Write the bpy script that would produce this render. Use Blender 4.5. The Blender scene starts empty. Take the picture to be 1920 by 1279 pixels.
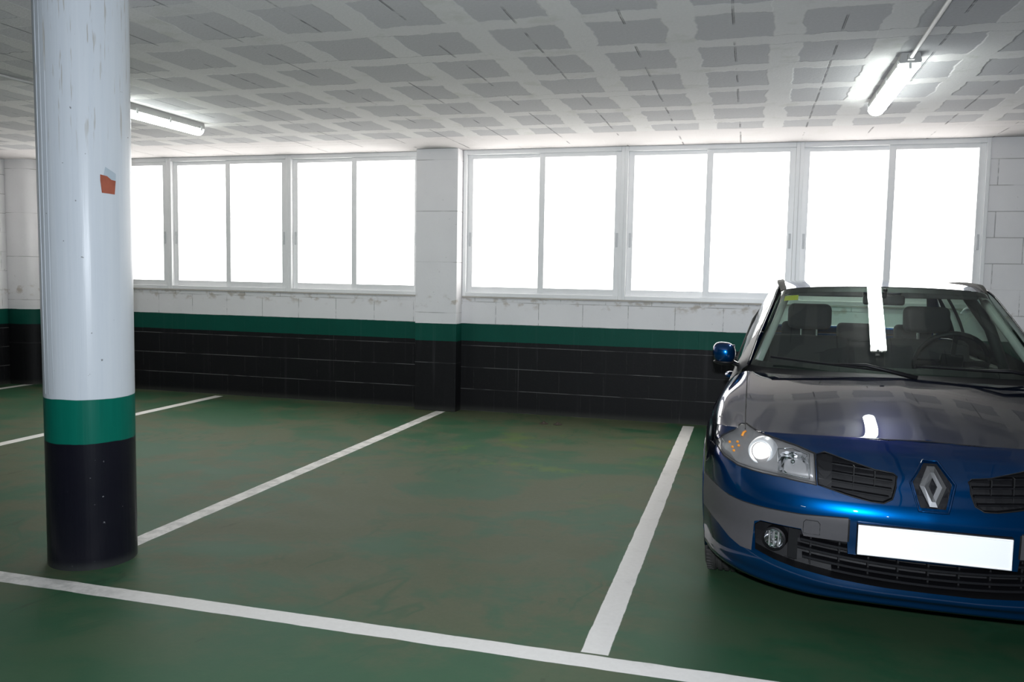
import bpy, bmesh, math, random
import numpy as np
from mathutils import Vector, Matrix
random.seed(7)
sc = bpy.context.scene
COL = sc.collection
# ------------------------------------------------------------ camera
F_PX = 1566.5
CAM_H = 1.43
cam_d = bpy.data.cameras.new('camera')
cam = bpy.data.objects.new('camera', cam_d)
COL.objects.link(cam)
cam_d.sensor_fit = 'HORIZONTAL'; cam_d.sensor_width = 36.0
cam_d.lens = 36.0*F_PX/1920; cam_d.clip_start = .02; cam_d.clip_end = 100
yaw, pit, rol = (math.radians(a) for a in (-15.752, 4.529, 1.009))
fwd = Vector((math.sin(yaw)*math.cos(pit), math.cos(yaw)*math.cos(pit), -math.sin(pit)))
rgt = Vector((math.cos(yaw), -math.sin(yaw), 0)); upv = rgt.cross(fwd)
R_ = math.cos(rol)*rgt + math.sin(rol)*upv
U_ = -math.sin(rol)*rgt + math.cos(rol)*upv
m = Matrix((R_, U_, -fwd)).transposed().to_4x4(); m.translation = Vector((0, 0, CAM_H))
cam.matrix_world = m
sc.camera = cam
# ------------------------------------------------------------ world, exposure, flash
sc.view_settings.view_transform = 'Standard'; sc.view_settings.look = 'None'
sc.view_settings.gamma = 1; sc.view_settings.use_curve_mapping = False
sc.view_settings.exposure = 0.0
w = bpy.data.worlds.new('world'); sc.world = w; w.use_nodes = True
w.node_tree.nodes['Background'].inputs[0].default_value = (.8, .88, 1, 1)
w.node_tree.nodes['Background'].inputs[1].default_value = 1.5
WINDOW_POWER = 6.6
TUBE_POWER = 40.0
FLASH_POWER = 136.0
fl_d = bpy.data.lights.new('camera_flash', 'AREA'); fl_d.shape = 'RECTANGLE'
fl_d.size = .06; fl_d.size_y = .04; fl_d.energy = FLASH_POWER; fl_d.color = (.86, .92, 1)
fl_d.spread = math.radians(150)
fl = bpy.data.objects.new('camera_flash', fl_d); COL.objects.link(fl)
m2 = m.copy(); m2.translation = Vector((0, 0, CAM_H)) + U_*.13 - fwd*.05; fl.matrix_world = m2

# ------------------------------------------------------------ helpers
def tag(o, label=None, cat=None, group=None, kind=None):
    if label: o['label'] = label
    if cat: o['category'] = cat
    if group: o['group'] = group
    if kind: o['kind'] = kind
    return o
def empty(name, loc=(0, 0, 0), rz=0, parent=None):
    o = bpy.data.objects.new(name, None); COL.objects.link(o)
    o.location = loc; o.rotation_euler = (0, 0, rz); o.empty_display_size = .1
    if parent: o.parent = parent
    return o
def obj(name, bm, mat, parent=None, smooth=False, recalc=False, angle=None):
    if recalc: bmesh.ops.recalc_face_normals(bm, faces=bm.faces)
    me = bpy.data.meshes.new(name); bm.to_mesh(me); bm.free()
    mats = mat if isinstance(mat, (list, tuple)) else [mat]
    for q in mats: me.materials.append(q)
    if smooth:
        me.polygons.foreach_set('use_smooth', [True]*len(me.polygons))
        if angle: me.set_sharp_from_angle(angle=math.radians(angle))
    o = bpy.data.objects.new(name, me); COL.objects.link(o)
    if parent: o.parent = parent
    return o
def add_box(bm, x0, x1, y0, y1, z0, z1, bev=0, seg=2):
    r = bmesh.ops.create_cube(bm, size=1)
    vs = r['verts']
    for v in vs:
        v.co = Vector((x0+(v.co.x+.5)*(x1-x0), y0+(v.co.y+.5)*(y1-y0), z0+(v.co.z+.5)*(z1-z0)))
    if bev:
        es = list({e for v in vs for e in v.link_edges})
        bmesh.ops.bevel(bm, geom=es, offset=bev, segments=seg, affect='EDGES', profile=.5)
    return bm
def box(name, mat, parent, *a, bev=0, smooth=False, seg=2):
    return obj(name, add_box(bmesh.new(), *a, bev=bev, seg=seg), mat, parent, smooth=smooth, angle=35 if smooth else None)
def add_tube(bm, pts, r, n=8, caps=True, flat=1.0, closed=False):
    pts = [Vector(p) for p in pts]; rings = []
    up0 = Vector((0, 0, 1)); N = len(pts)
    for i, p in enumerate(pts):
        if closed: t = pts[(i+1) % N]-pts[i-1]
        else: t = pts[min(i+1, N-1)]-pts[max(i-1, 0)]
        t.normalize()
        a = t.cross(up0)
        if a.length < .05: a = t.cross(Vector((0, 1, 0)))
        a.normalize(); b = a.cross(t)
        rr = r[i] if isinstance(r, (list, tuple)) else r
        rings.append([bm.verts.new(p+(a*math.cos(k*2*math.pi/n)+b*math.sin(k*2*math.pi/n)*flat)*rr) for k in range(n)])
    for i in range(N if closed else N-1):
        A, B = rings[i], rings[(i+1) % N]
        for k in range(n): bm.faces.new((A[k], A[(k+1) % n], B[(k+1) % n], B[k]))
    if caps and not closed:
        bm.faces.new(rings[0][::-1]); bm.faces.new(rings[-1])
    return bm
def add_lathe(bm, prof, n=32, axis='y', c=(0, 0, 0), caps=True):
    """prof = (r, h) along the axis"""
    rings = []
    for r, h in prof:
        ring = []
        for k in range(n):
            a = 2*math.pi*k/n; x, z = r*math.cos(a), r*math.sin(a)
            p = {'y': (x, h, z), 'z': (x, z, h), 'x': (h, x, z)}[axis]
            ring.append(bm.verts.new((c[0]+p[0], c[1]+p[1], c[2]+p[2])))
        rings.append(ring)
    for A, B in zip(rings, rings[1:]):
        for k in range(n): bm.faces.new((A[k], A[(k+1) % n], B[(k+1) % n], B[k]))
    if caps and prof[0][0] > 1e-5: bm.faces.new(rings[0][::-1])
    if caps and prof[-1][0] > 1e-5: bm.faces.new(rings[-1])
    bmesh.ops.remove_doubles(bm, verts=bm.verts, dist=1e-6)
    bmesh.ops.recalc_face_normals(bm, faces=bm.faces)
    return bm
def add_prism(bm, poly, y0, y1):
    """poly in (x,z), closed solid between y0 and y1"""
    a = [bm.verts.new((x, y0, z)) for x, z in poly]; b = [bm.verts.new((x, y1, z)) for x, z in poly]
    n = len(poly)
    bm.faces.new(a); bm.faces.new(b[::-1])
    for i in range(n): bm.faces.new((a[i], b[i], b[(i+1) % n], a[(i+1) % n]))
    bmesh.ops.recalc_face_normals(bm, faces=bm.faces)
    return bm

# ------------------------------------------------------------ node helpers
class NT:
    def __init__(s, name):
        s.m = bpy.data.materials.new(name); s.m.use_nodes = True
        s.t = s.m.node_tree; s.t.nodes.clear()
        s.out = s.t.nodes.new('ShaderNodeOutputMaterial')
    def n(s, typ, **kw):
        nd = s.t.nodes.new(typ)
        for k, v in kw.items(): setattr(nd, k, v)
        return nd
    def put(s, sock, v):
        if hasattr(v, 'links') or isinstance(v, bpy.types.NodeSocket): s.t.links.new(v, sock)
        elif isinstance(v, tuple) and sock.type == 'RGBA': sock.default_value = (*v[:3], 1)
        else: sock.default_value = v
    def math(s, op, a, b=0., c=None, clamp=False):
        nd = s.n('ShaderNodeMath', operation=op, use_clamp=clamp)
        s.put(nd.inputs[0], a); s.put(nd.inputs[1], b)
        if c is not None: s.put(nd.inputs[2], c)
        return nd.outputs[0]
    def coord(s): return s.n('ShaderNodeTexCoord').outputs['Object']
    def xyz(s, v):
        nd = s.n('ShaderNodeSeparateXYZ'); s.put(nd.inputs[0], v); return nd.outputs
    def comb(s, x, y, z):
        nd = s.n('ShaderNodeCombineXYZ')
        for i, v in enumerate((x, y, z)): s.put(nd.inputs[i], v)
        return nd.outputs[0]
    def noise(s, vec, scale, detail=4, rough=.55, dist=0.):
        nd = s.n('ShaderNodeTexNoise'); s.put(nd.inputs['Vector'], vec)
        nd.inputs['Scale'].default_value = scale; nd.inputs['Detail'].default_value = detail
        nd.inputs['Roughness'].default_value = rough; nd.inputs['Distortion'].default_value = dist
        return nd.outputs['Fac']
    def ramp(s, f, a, b):
        nd = s.n('ShaderNodeMapRange', interpolation_type='SMOOTHSTEP'); s.put(nd.inputs[0], f)
        nd.inputs[1].default_value = a; nd.inputs[2].default_value = b
        return nd.outputs[0]
    def mix(s, f, a, b):
        nd = s.n('ShaderNodeMix', data_type='RGBA'); s.put(nd.inputs[0], f); s.put(nd.inputs[6], a); s.put(nd.inputs[7], b)
        return nd.outputs[2]
    def scale(s, v, k):
        nd = s.n('ShaderNodeMapping'); s.put(nd.inputs[0], v); nd.inputs['Scale'].default_value = k
        return nd.outputs[0]
    def band(s, v, a, b, soft=.004):
        return s.math('MULTIPLY', s.ramp(v, a-soft, a+soft), s.math('SUBTRACT', 1., s.ramp(v, b-soft, b+soft)))
    def bump(s, h, strength=.3, dist=.01):
        nd = s.n('ShaderNodeBump'); s.put(nd.inputs['Height'], h)
        nd.inputs['Strength'].default_value = strength; nd.inputs['Distance'].default_value = dist
        return nd.outputs[0]
    def bsdf(s, **kw):
        nd = s.n('ShaderNodeBsdfPrincipled')
        for k, v in kw.items(): s.put(nd.inputs[k.replace('_', ' ')], v)
        s.t.links.new(nd.outputs[0], s.out.inputs[0]); return nd
def simple(name, col, rough=.5, metal=0., vary=.08, vscale=14., **kw):
    t = NT(name); f = t.noise(t.coord(), vscale, 3)
    a = tuple(max(0, c*(1-vary)) for c in col); b = tuple(min(1, c*(1+vary)) for c in col)
    t.bsdf(Base_Color=t.mix(f, a, b), Roughness=rough, Metallic=metal, **kw)
    return t.m
def emis(name, col, power):
    t = NT(name); e = t.n('ShaderNodeEmission'); t.put(e.inputs[0], col); e.inputs[1].default_value = power
    t.t.links.new(e.outputs[0], t.out.inputs[0]); return t.m
def glassy(name, tint, rough=.0, ior=1.45, boost=1.0):
    t = NT(name)
    tr = t.n('ShaderNodeBsdfTransparent'); t.put(tr.inputs[0], tint)
    gl = t.n('ShaderNodeBsdfGlossy'); gl.inputs['Roughness'].default_value = rough; t.put(gl.inputs[0], (1., 1., 1.))
    fr = t.n('ShaderNodeFresnel'); bf_ = t.n('ShaderNodeNewGeometry').outputs['Backfacing']
    t.put(fr.inputs[0], t.math('MULTIPLY_ADD', bf_, 1/ior-ior, ior))
    f = t.math('MULTIPLY', fr.outputs[0], boost, clamp=True)
    mx = t.n('ShaderNodeMixShader'); t.put(mx.inputs[0], f)
    t.t.links.new(tr.outputs[0], mx.inputs[1]); t.t.links.new(gl.outputs[0], mx.inputs[2])
    t.t.links.new(mx.outputs[0], t.out.inputs[0]); return t.m

CZ = 2.70; WY = 8.27; XL = -8.63; XR = 6.0; YB = -12.0; CH = .2287
GREEN = (.0, .066, .046); BLACK = (.0065, .0065, .0075); WHITE = (.80, .785, .79)

def wall_mat(name, axis='x', bw=.457, bh=CH, zoff=0., smoothness=.0):
    t = NT(name); co = t.coord(); X = t.xyz(co); u = X[0] if axis == 'x' else X[1]; z = X[2]
    br = t.n('ShaderNodeTexBrick'); t.put(br.inputs['Vector'], t.comb(u, t.math('ADD', z, zoff), 0.))
    br.offset = .5; br.squash = 1
    for k, v in (('Scale', 1.), ('Mortar Size', .0045), ('Mortar Smooth', .5), ('Bias', 0.), ('Brick Width', bw), ('Row Height', bh)):
        br.inputs[k].default_value = v
    joint = br.outputs['Fac']
    n1 = t.noise(co, 3.5, 5); n2 = t.noise(co, 55., 4, .7); n3 = t.noise(co, 1.1, 3)
    keep = t.ramp(t.noise(t.scale(co, (1.3, 1.3, 6)), 2.2, 3), .40, .56)
    jf = t.math('MULTIPLY', joint, t.math('MULTIPLY_ADD', keep, .75, .15))
    white = t.mix(n1, tuple(c*.94 for c in WHITE), tuple(c*1.05 for c in WHITE))
    speck = t.ramp(t.noise(co, 34., 3, .6), .70, .75)
    white = t.mix(t.math('MULTIPLY', speck, .35), white, (.22, .21, .19))
    white = t.mix(t.math('MULTIPLY', jf, .72), white, (.25, .24, .23))
    stain = t.math('MULTIPLY', t.band(z, 1.10, 1.20, .05), t.ramp(t.noise(t.scale(co, (6, 6, 9)), 1.6, 4), .52, .68))
    white = t.mix(t.math('MULTIPLY', stain, .55), white, (.33, .25, .16))
    streak = t.ramp(t.noise(t.scale(co, (9, 9, .35)), 1.6, 3, .6), .56, .80)
    blk = t.mix(t.math('MULTIPLY', streak, .5), BLACK, (.035, .035, .037))
    blk = t.mix(t.math('MULTIPLY', t.ramp(n2, .55, .8), .35), blk, (.03, .03, .03))
    hz = t.math('ABSOLUTE', t.math('SUBTRACT', t.math('MODULO', t.math('ADD', z, zoff+bh/2+10*bh), bh), bh/2))
    hj = t.math('MULTIPLY', t.math('SUBTRACT', 1., t.ramp(hz, .002, .0055)), t.math('MULTIPLY_ADD', keep, .8, .2))
    blk = t.mix(t.math('MULTIPLY', hj, .8), blk, (.12, .12, .12))
    blk = t.mix(t.math('MULTIPLY', jf, .18), blk, (.085, .085, .085))
    drip = t.math('MULTIPLY', t.ramp(t.noise(t.scale(co, (26, 26, .12)), 1.3, 2, .5), .70, .78), t.ramp(t.noise(t.scale(co, (8, 8, 1.5)), 1., 3), .40, .6))
    blk = t.mix(t.math('MULTIPLY', drip, .6), blk, (.10, .10, .10))
    dust = t.math('SUBTRACT', 1., t.ramp(z, .0, .07))
    blk = t.mix(t.math('MULTIPLY', dust, .35), blk, (.08, .085, .07))
    grn = t.mix(n1, tuple(c*.85 for c in GREEN), tuple(c*1.15 for c in GREEN))
    grn = t.mix(t.math('MULTIPLY', streak, .18), grn, (.06, .13, .11))
    zw = t.math('ADD', z, t.math('MULTIPLY_ADD', n3, .012, -.006))
    zw = t.math('ADD', zw, t.math('MULTIPLY_ADD', t.noise(co, 18., 2), .006, -.003))
    c = t.mix(t.ramp(zw, .733, .737), blk, grn)
    c = t.mix(t.ramp(zw, .913, .917), c, white)
    h = t.math('ADD', t.math('MULTIPLY', jf, -1.), t.math('MULTIPLY', n2, .35))
    rough = t.math('MULTIPLY_ADD', t.ramp(zw, .913, .917), .3, .45)
    t.bsdf(Base_Color=c, Roughness=t.math('MULTIPLY_ADD', rough, .3, .45), Specular_IOR_Level=.22, Normal=t.bump(h, .45, .006))
    return t.m

def ceiling_mat():
    t = NT('ceiling_block'); co = t.coord(); X = t.xyz(co)
    wob = t.math('MULTIPLY_ADD', t.noise(co, 3.2, 3, .6), .10, -.05)
    wob2 = t.math('MULTIPLY_ADD', t.noise(t.scale(co, (1.7, 1.3, 1)), 5., 3, .6), .10, -.05)
    u = t.math('MODULO', t.math('ADD', X[0], .39+.2625+.53*40), .53)    # rib centre in the middle of the cell
    v = t.math('MODULO', t.math('ADD', X[1], -5.33+.2875+.575*40), .575)
    uw = t.math('ABSOLUTE', t.math('ADD', t.math('SUBTRACT', u, .2625), wob))
    vw = t.math('ABSOLUTE', t.math('ADD', t.math('SUBTRACT', v, .2875), wob2))
    rib = t.math('SUBTRACT', 1., t.ramp(uw, .070, .084))
    crs = t.math('SUBTRACT', 1., t.ramp(vw, .070, .082))
    near = t.ramp(t.math('ADD', X[1], t.math('MULTIPLY', X[0], .35)), 1.2, 4.0)      # mortar bands fade out where the blocks are bare
    crs = t.math('MULTIPLY', crs, t.math('MULTIPLY_ADD', near, .85, .1))
    beam = t.ramp(t.math('ADD', X[1], wob), 7.42, 7.45)
    rib = t.math('MULTIPLY', rib, t.math('MULTIPLY_ADD', near, .45, .55))
    lite = t.math('MAXIMUM', t.math('MAXIMUM', rib, crs), beam)
    # hairline joint in the middle between two ribs and along rib edges
    ju = t.math('ABSOLUTE', t.math('SUBTRACT', t.math('ABSOLUTE', t.math('ADD', t.math('SUBTRACT', u, .2625), t.math('MULTIPLY', wob, .12))), .262))
    jo = t.math('SUBTRACT', 1., t.ramp(ju, .0015, .0045))
    jo = t.math('MULTIPLY', jo, t.ramp(t.noise(t.scale(co, (1, 2.2, 1)), 1.6, 3), .46, .56))
    je = t.math('SUBTRACT', 1., t.ramp(t.math('ABSOLUTE', t.math('SUBTRACT', uw, .078)), .0015, .004))
    je = t.math('MULTIPLY', je, t.ramp(t.noise(t.scale(co, (2, 1.2, 1)), 1.3, 2), .56, .64))
    n = t.noise(co, 60., 4, .7); nl = t.noise(co, 1.3, 4)
    dark = t.mix(n, (.345, .34, .345), (.46, .455, .465))
    light = t.mix(n, (.56, .55, .535), (.68, .665, .65))
    light = t.mix(t.math('MULTIPLY', t.ramp(t.noise(co, 5., 3), .55, .7), .35), light, (.42, .43, .36))
    dark = t.mix(near, t.mix(n, (.50, .495, .51), (.60, .595, .61)), dark)
    c = t.mix(t.math('MULTIPLY', lite, t.math('MULTIPLY_ADD', nl, .4, .62), clamp=True), dark, light)
    c = t.mix(t.math('MULTIPLY', beam, .6), c, (.57, .53, .525))
    c = t.mix(t.math('MULTIPLY', jo, .75), c, (.05, .05, .05))
    c = t.mix(t.math('MULTIPLY', je, .45), c, (.70, .69, .67))
    blackj = t.math('MULTIPLY', t.math('SUBTRACT', 1., t.ramp(t.math('ABSOLUTE', t.math('SUBTRACT', vw, .078)), .001, .0035)), t.ramp(t.noise(co, .9, 3), .56, .60))
    c = t.mix(t.math('MULTIPLY', blackj, .6), c, (.07, .07, .07))
    h = t.math('ADD', t.math('MULTIPLY', n, .5), t.math('MULTIPLY_ADD', lite, .8, t.math('MULTIPLY', jo, -1.5)))
    t.bsdf(Base_Color=c, Roughness=.9, Normal=t.bump(h, .55, .008))
    return t.m

def floor_mat():
    t = NT('painted_floor'); co = t.coord(); X = t.xyz(co); x, y = X[0], X[1]
    n1 = t.noise(co, .75, 6, .62, .6); n2 = t.noise(t.scale(co, (1, 1.4, 1)), 2.6, 5, .65, .4); n3 = t.noise(co, 38., 4, .7)
    g = t.mix(n2, (.020, .068, .034), (.040, .098, .052))
    worn = t.mix(n3, (.070, .076, .044), (.104, .106, .064))
    wf = t.ramp(t.math('ADD', t.math('MULTIPLY', n1, .65), t.math('MULTIPLY', n2, .35)), .43, .55)
    aisle = t.ramp(y, 2.2, 3.3)
    wf = t.math('MULTIPLY', wf, t.math('MULTIPLY_ADD', aisle, .75, .15))
    # bay under the car hardly worn; darker green paints in the car's shade
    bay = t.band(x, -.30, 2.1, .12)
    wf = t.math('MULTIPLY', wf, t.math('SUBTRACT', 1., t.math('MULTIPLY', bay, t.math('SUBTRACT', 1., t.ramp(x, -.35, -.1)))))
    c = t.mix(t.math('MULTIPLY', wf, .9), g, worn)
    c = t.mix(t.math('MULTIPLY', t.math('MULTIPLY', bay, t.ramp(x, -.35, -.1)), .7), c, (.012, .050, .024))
    vein = t.ramp(t.math('ABSOLUTE', t.math('SUBTRACT', t.noise(t.scale(co, (.9, .5, 1)), 1.3, 4, .6, .8), .5)), .0, .018)
    vein = t.math('MULTIPLY', t.math('SUBTRACT', 1., vein), t.ramp(t.noise(co, 1.1, 2), .45, .6))
    c = t.mix(t.math('MULTIPLY', vein, .5), c, (.022, .075, .040))
    moss = t.math('MULTIPLY', t.ramp(t.noise(co, 1.9, 5, .65), .56, .66), t.math('MULTIPLY', t.band(y, 5.4, 7.4, .7), t.band(x, -2.6, -.6, .5)))
    c = t.mix(t.math('MULTIPLY', moss, .45), c, (.085, .135, .018))
    sc_ = t.ramp(t.noise(t.scale(co, (16, 45, 1)), 1., 3, .6), .74, .78)
    c = t.mix(t.math('MULTIPLY', sc_, t.math('MULTIPLY', t.ramp(t.noise(co, 1.7, 3), .5, .62), .45)), c, (.34, .35, .31))
    tyre = t.ramp(t.noise(t.scale(co, (1.2, .55, 1)), 2.6, 5, .7, 1.2), .63, .70)
    c = t.mix(t.math('MULTIPLY', tyre, .30), c, (.02, .026, .018))
    wx = t.math('ADD', x, t.math('MULTIPLY_ADD', t.noise(co, 7., 3), .012, -.006))
    wy = t.math('ADD', y, t.math('MULTIPLY_ADD', t.noise(co, 6., 3), .014, -.007))
    ln = t.band(wy, 2.928, 3.032, .002)
    seg = t.band(wy, 3.046, 8.16, .003)
    segA = t.band(wy, 3.45, 8.10, .003)
    ln = t.math('MAXIMUM', ln, t.math('MULTIPLY', segA, t.band(wx, -3.095, -2.99, .002)))
    for a, b in ((-8.42, -8.32), (-5.80, -5.695), (-.566, -.460), (1.98, 2.085), (4.4, 4.5)):
        ln = t.math('MAXIMUM', ln, t.math('MULTIPLY', seg, t.band(wx, a, b, .002)))
    dirt = t.ramp(t.noise(co, 4., 5, .7), .56, .75)
    lc = t.mix(n3, (.58, .56, .53), (.70, .68, .655))
    lc = t.mix(t.math('MULTIPLY', dirt, .35), lc, (.30, .29, .27))
    scuff = t.math('MULTIPLY', t.band(x, -3.7, -2.6, .4), t.ramp(t.noise(co, 9., 4, .7), .42, .6))
    lc = t.mix(t.math('MULTIPLY', scuff, .35), lc, (.16, .17, .16))
    c = t.mix(ln, c, lc)
    rough = t.math('MULTIPLY_ADD', n2, .14, .50)
    rough = t.math('ADD', rough, t.math('MULTIPLY', wf, .05))
    h = t.math('ADD', t.math('MULTIPLY', n3, .25), t.math('ADD', t.math('MULTIPLY', n1, .8), t.math('MULTIPLY', ln, .3)))
    t.bsdf(Base_Color=c, Roughness=rough, Specular_IOR_Level=.09, Normal=t.bump(h, .22, .01))
    return t.m

def column_mat():
    t = NT('column_paint'); co = t.coord(); X = t.xyz(co); z = X[2]
    n1 = t.noise(co, 4., 4); nv = t.noise(t.scale(co, (22, 22, .6)), 1.5, 4, .6)
    white = t.mix(nv, (.47, .51, .56), (.56, .59, .62))
    drip = t.math('MULTIPLY', t.ramp(t.noise(t.scale(co, (40, 40, 2.2)), 1.6, 3, .6), .60, .66), t.band(z, 2.02, 2.75, .15))
    white = t.mix(t.math('MULTIPLY', drip, .7), white, (.33, .31, .27))
    sp = t.ramp(t.noise(co, 26., 3, .5), .735, .76)
    white = t.mix(t.math('MULTIPLY', sp, .7), white, (.1, .1, .1))
    grn = t.mix(nv, (.0, .085, .058), (.004, .13, .092))
    blk = t.mix(n1, (.004, .004, .009), (.010, .010, .014))
    chips = t.ramp(t.noise(co, 30., 3, .55), .705, .735)
    blk = t.mix(t.math('MULTIPLY', chips, t.math('MULTIPLY_ADD', t.band(z, .1, .5, .15), .5, .06)), blk, (.25, .25, .27))
    zw = t.math('ADD', z, t.math('MULTIPLY_ADD', t.noise(co, 7., 2), .014, -.007))
    c = t.mix(t.ramp(zw, Z_B-.002, Z_B+.002), blk, grn)
    c = t.mix(t.ramp(zw, Z_G-.002, Z_G+.002), c, white)
    c = t.mix(t.math('MULTIPLY', t.math('SUBTRACT', 1., t.ramp(z, .0, .05)), .4), c, (.06, .065, .06))
    h = t.math('ADD', t.math('MULTIPLY', nv, .6), t.math('MULTIPLY', n1, .4))
    t.bsdf(Base_Color=c, Roughness=.30, Specular_IOR_Level=.16, Normal=t.bump(h, .35, .008))
    return t.m
Z_B, Z_G = .605, .815

# ------------------------------------------------------------ the setting
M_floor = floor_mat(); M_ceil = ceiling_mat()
M_wallx = wall_mat('block_wall_painted', 'x'); M_wally = wall_mat('block_wall_side', 'y')
M_pil = wall_mat('pillar_paint', 'x', bw=7., bh=.52, zoff=.013)
M_alu = simple('white_aluminium', (.86, .86, .86), .35, 0, .03, 8)
M_dark = simple('dark_rubber', (.02, .02, .02), .6)
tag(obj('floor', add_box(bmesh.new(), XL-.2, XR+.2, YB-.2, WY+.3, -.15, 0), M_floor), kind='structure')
tag(obj('ceiling', add_box(bmesh.new(), XL-.2, XR+.2, YB-.2, WY+.3, CZ, CZ+.25), M_ceil), kind='structure')
bm = bmesh.new()
add_box(bm, XL-.2, XR+.2, WY, WY+.25, 0, 1.20)
add_box(bm, 1.99, XR+.2, WY, WY+.25, 1.2, CZ)
add_box(bm, -3.34, -2.88, WY, WY+.25, 1.2, CZ)
add_box(bm, XL-.2, -8.05, WY, WY+.25, 1.2, CZ)
tag(obj('wall_back', bm, M_wallx), kind='structure')
tag(obj('wall_left', add_box(bmesh.new(), XL-.2, XL, YB, WY, 0, CZ), M_wally), kind='structure')
tag(obj('wall_right', add_box(bmesh.new(), XR, XR+.2, YB, WY, 0, CZ), M_wally), kind='structure')
tag(obj('wall_front', add_box(bmesh.new(), XL-.2, XR+.2, YB-.2, YB, 0, CZ), M_wallx), kind='structure')

# windows: each unit a frame with two sashes over a sun-lit closed shutter
def pane_mat():
    t = NT('sunlit_shutter'); co = t.coord(); X = t.xyz(co)
    sl = t.math('ABSOLUTE', t.math('SUBTRACT', t.math('MODULO', X[2], .055), .0275))
    f = t.ramp(sl, .0245, .0275)
    c = t.mix(f, (1., .97, .95), (1., .93, .86))
    e = t.n('ShaderNodeEmission'); t.put(e.inputs[0], c); t.put(e.inputs[1], t.math('MULTIPLY_ADD', f, -.12*WINDOW_POWER, WINDOW_POWER))
    t.t.links.new(e.outputs[0], t.out.inputs[0]); return t.m
M_shut = pane_mat(); M_wglass = glassy('window_glass', (.97, .98, .98), .02)
M_latch = simple('latch_grey', (.60, .61, .62), .5, 0)
def window(i, x0, x1, wl=.09, wr=.09):
    z0, z1 = 1.20, CZ
    bm = bmesh.new(); y0, y1 = WY-.012, WY+.075
    fb = .035
    add_box(bm, x0, x0+fb, y0, y1, z0, z1, bev=.004); add_box(bm, x1-fb, x1, y0, y1, z0, z1, bev=.004)
    add_box(bm, x0+fb, x1-fb, y0, y1, z0, z0+.04, bev=.004); add_box(bm, x0+fb, x1-fb, y0, y1, z1-.045, z1, bev=.004)
    root = tag(obj('window_%d' % i, bm, M_alu), kind='structure')
    xm = (x0+x1)/2
    for k, (a, b, ys) in enumerate(((x0+fb, xm+.03, WY+.036), (xm-.03, x1-fb, WY+.006))):
        bm = bmesh.new(); q = wl-fb
        add_box(bm, a, a+(q if k == 0 else .06), ys, ys+.026, z0+.04, z1-.045, bev=.003)
        add_box(bm, b-(.06 if k == 0 else q), b, ys, ys+.026, z0+.04, z1-.045, bev=.003)
        a2 = a+(q if k == 0 else .06)-.002; b2 = b-(.06 if k == 0 else q)+.002
        add_box(bm, a2, b2, ys+.001, ys+.025, z0+.04, z0+.10); add_box(bm, a2, b2, ys+.001, ys+.025, z1-.085, z1-.045)
        s = obj('sash', bm, M_alu, root)
        obj('pane', add_box(bmesh.new(), a+.03, b-.03, ys+.010, ys+.016, z0+.08, z1-.07), M_wglass, s)
        lx = a+q/2 if k == 0 else b-q/2
        bm = bmesh.new(); add_box(bm, lx-.011, lx+.011, ys-.006, ys, 1.72, 1.86, bev=.003)
        add_box(bm, lx-.004, lx+.004, ys-.012, ys-.006, 1.76, 1.82)
        obj('latch', bm, M_latch, s)
    bm = bmesh.new(); add_box(bm, x0+.02, x1-.02, WY+.10, WY+.11, z0+.02, z1-.02)
    obj('shutter', bm, M_shut, root)
    return root
ed = [-8.05, -6.465, -4.917, -3.34]
for i in range(3): window(i+1, ed[i], ed[i+1])
ed = [-2.88, -1.215, .408, 1.99]
for i in range(3): window(i+4, ed[i], ed[i+1])
# sill mouldings under the two window rows
for k, (a, b) in enumerate(((-8.05, -3.34), (-2.88, 1.99))):
    tag(obj('trim_%d' % (k+1), add_box(bmesh.new(), a, b, WY-.018, WY, 1.185, 1.20, bev=.003), simple('sill_mortar_%d' % k, (.45, .42, .38), .8, vary=.25)), kind='structure')

# square pier between the two rows of windows
bm = bmesh.new(); add_box(bm, -3.34, -2.885, 8.10, WY, 0, CZ, bev=.006)
tag(obj('wall_pier', bm, M_pil), 'square white pier with green and black bands between the two rows of windows', 'pillar')
bm = bmesh.new()
ar = [(XL, WY), (XL, WY-.19), (XL+.03, WY-.205)]+[(XL+.20+.17*math.sin(a), WY-.17*math.cos(a)-.02) for a in [math.pi/2*k/10 for k in range(0, 11)]]+[(XL+.38, WY)]
lo = [bm.verts.new((x, y, 0)) for x, y in ar]; hi = [bm.verts.new((x, y, CZ)) for x, y in ar]
for i in range(len(ar)): bm.faces.new((lo[i], lo[(i+1) % len(ar)], hi[(i+1) % len(ar)], hi[i]))
bm.faces.new(lo); bm.faces.new(hi[::-1]); bmesh.ops.recalc_face_normals(bm, faces=bm.faces)
tag(obj('corner_pier', bm, M_pil, smooth=True, angle=40), 'rounded white pier in the far left corner, green and black at its foot', 'pillar')

# round column
M_col = column_mat()
CX, CY, CR = -3.074, 3.331, .20
bm = bmesh.new()
add_lathe(bm, [(CR*1.0, 0), (CR*1.0, .6), (CR*1.01, 1.4), (CR*1.02, 2.3), (CR*1.03, CZ)], 72, 'z')
col = obj('round_column', bm, M_col, smooth=True, angle=40)
col.location = (CX, CY, 0)
tag(col, 'round white concrete column with green and black bands, standing at the left', 'column')
for da, w_ in ((-1.19, .0035), (-1.02, .0025), (-.86, .002)):      # vertical ridges left by the formwork
    a = A0_ = math.atan2(-CY, -CX)+da
    b = bmesh.new(); add_tube(b, [(CR*k*math.cos(a), CR*k*math.sin(a), z) for k, z in ((.998, Z_G+.02), (1.008, 1.4), (1.018, 2.3), (1.028, CZ-.01))], w_, 6)
    obj('formwork_ridge', b, M_col, col, smooth=True)
def col_patch(pts, r):
    bm = bmesh.new(); vs = [bm.verts.new((r*math.cos(a), r*math.sin(a), z)) for a, z in pts]
    bm.faces.new(vs); return bm
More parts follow.
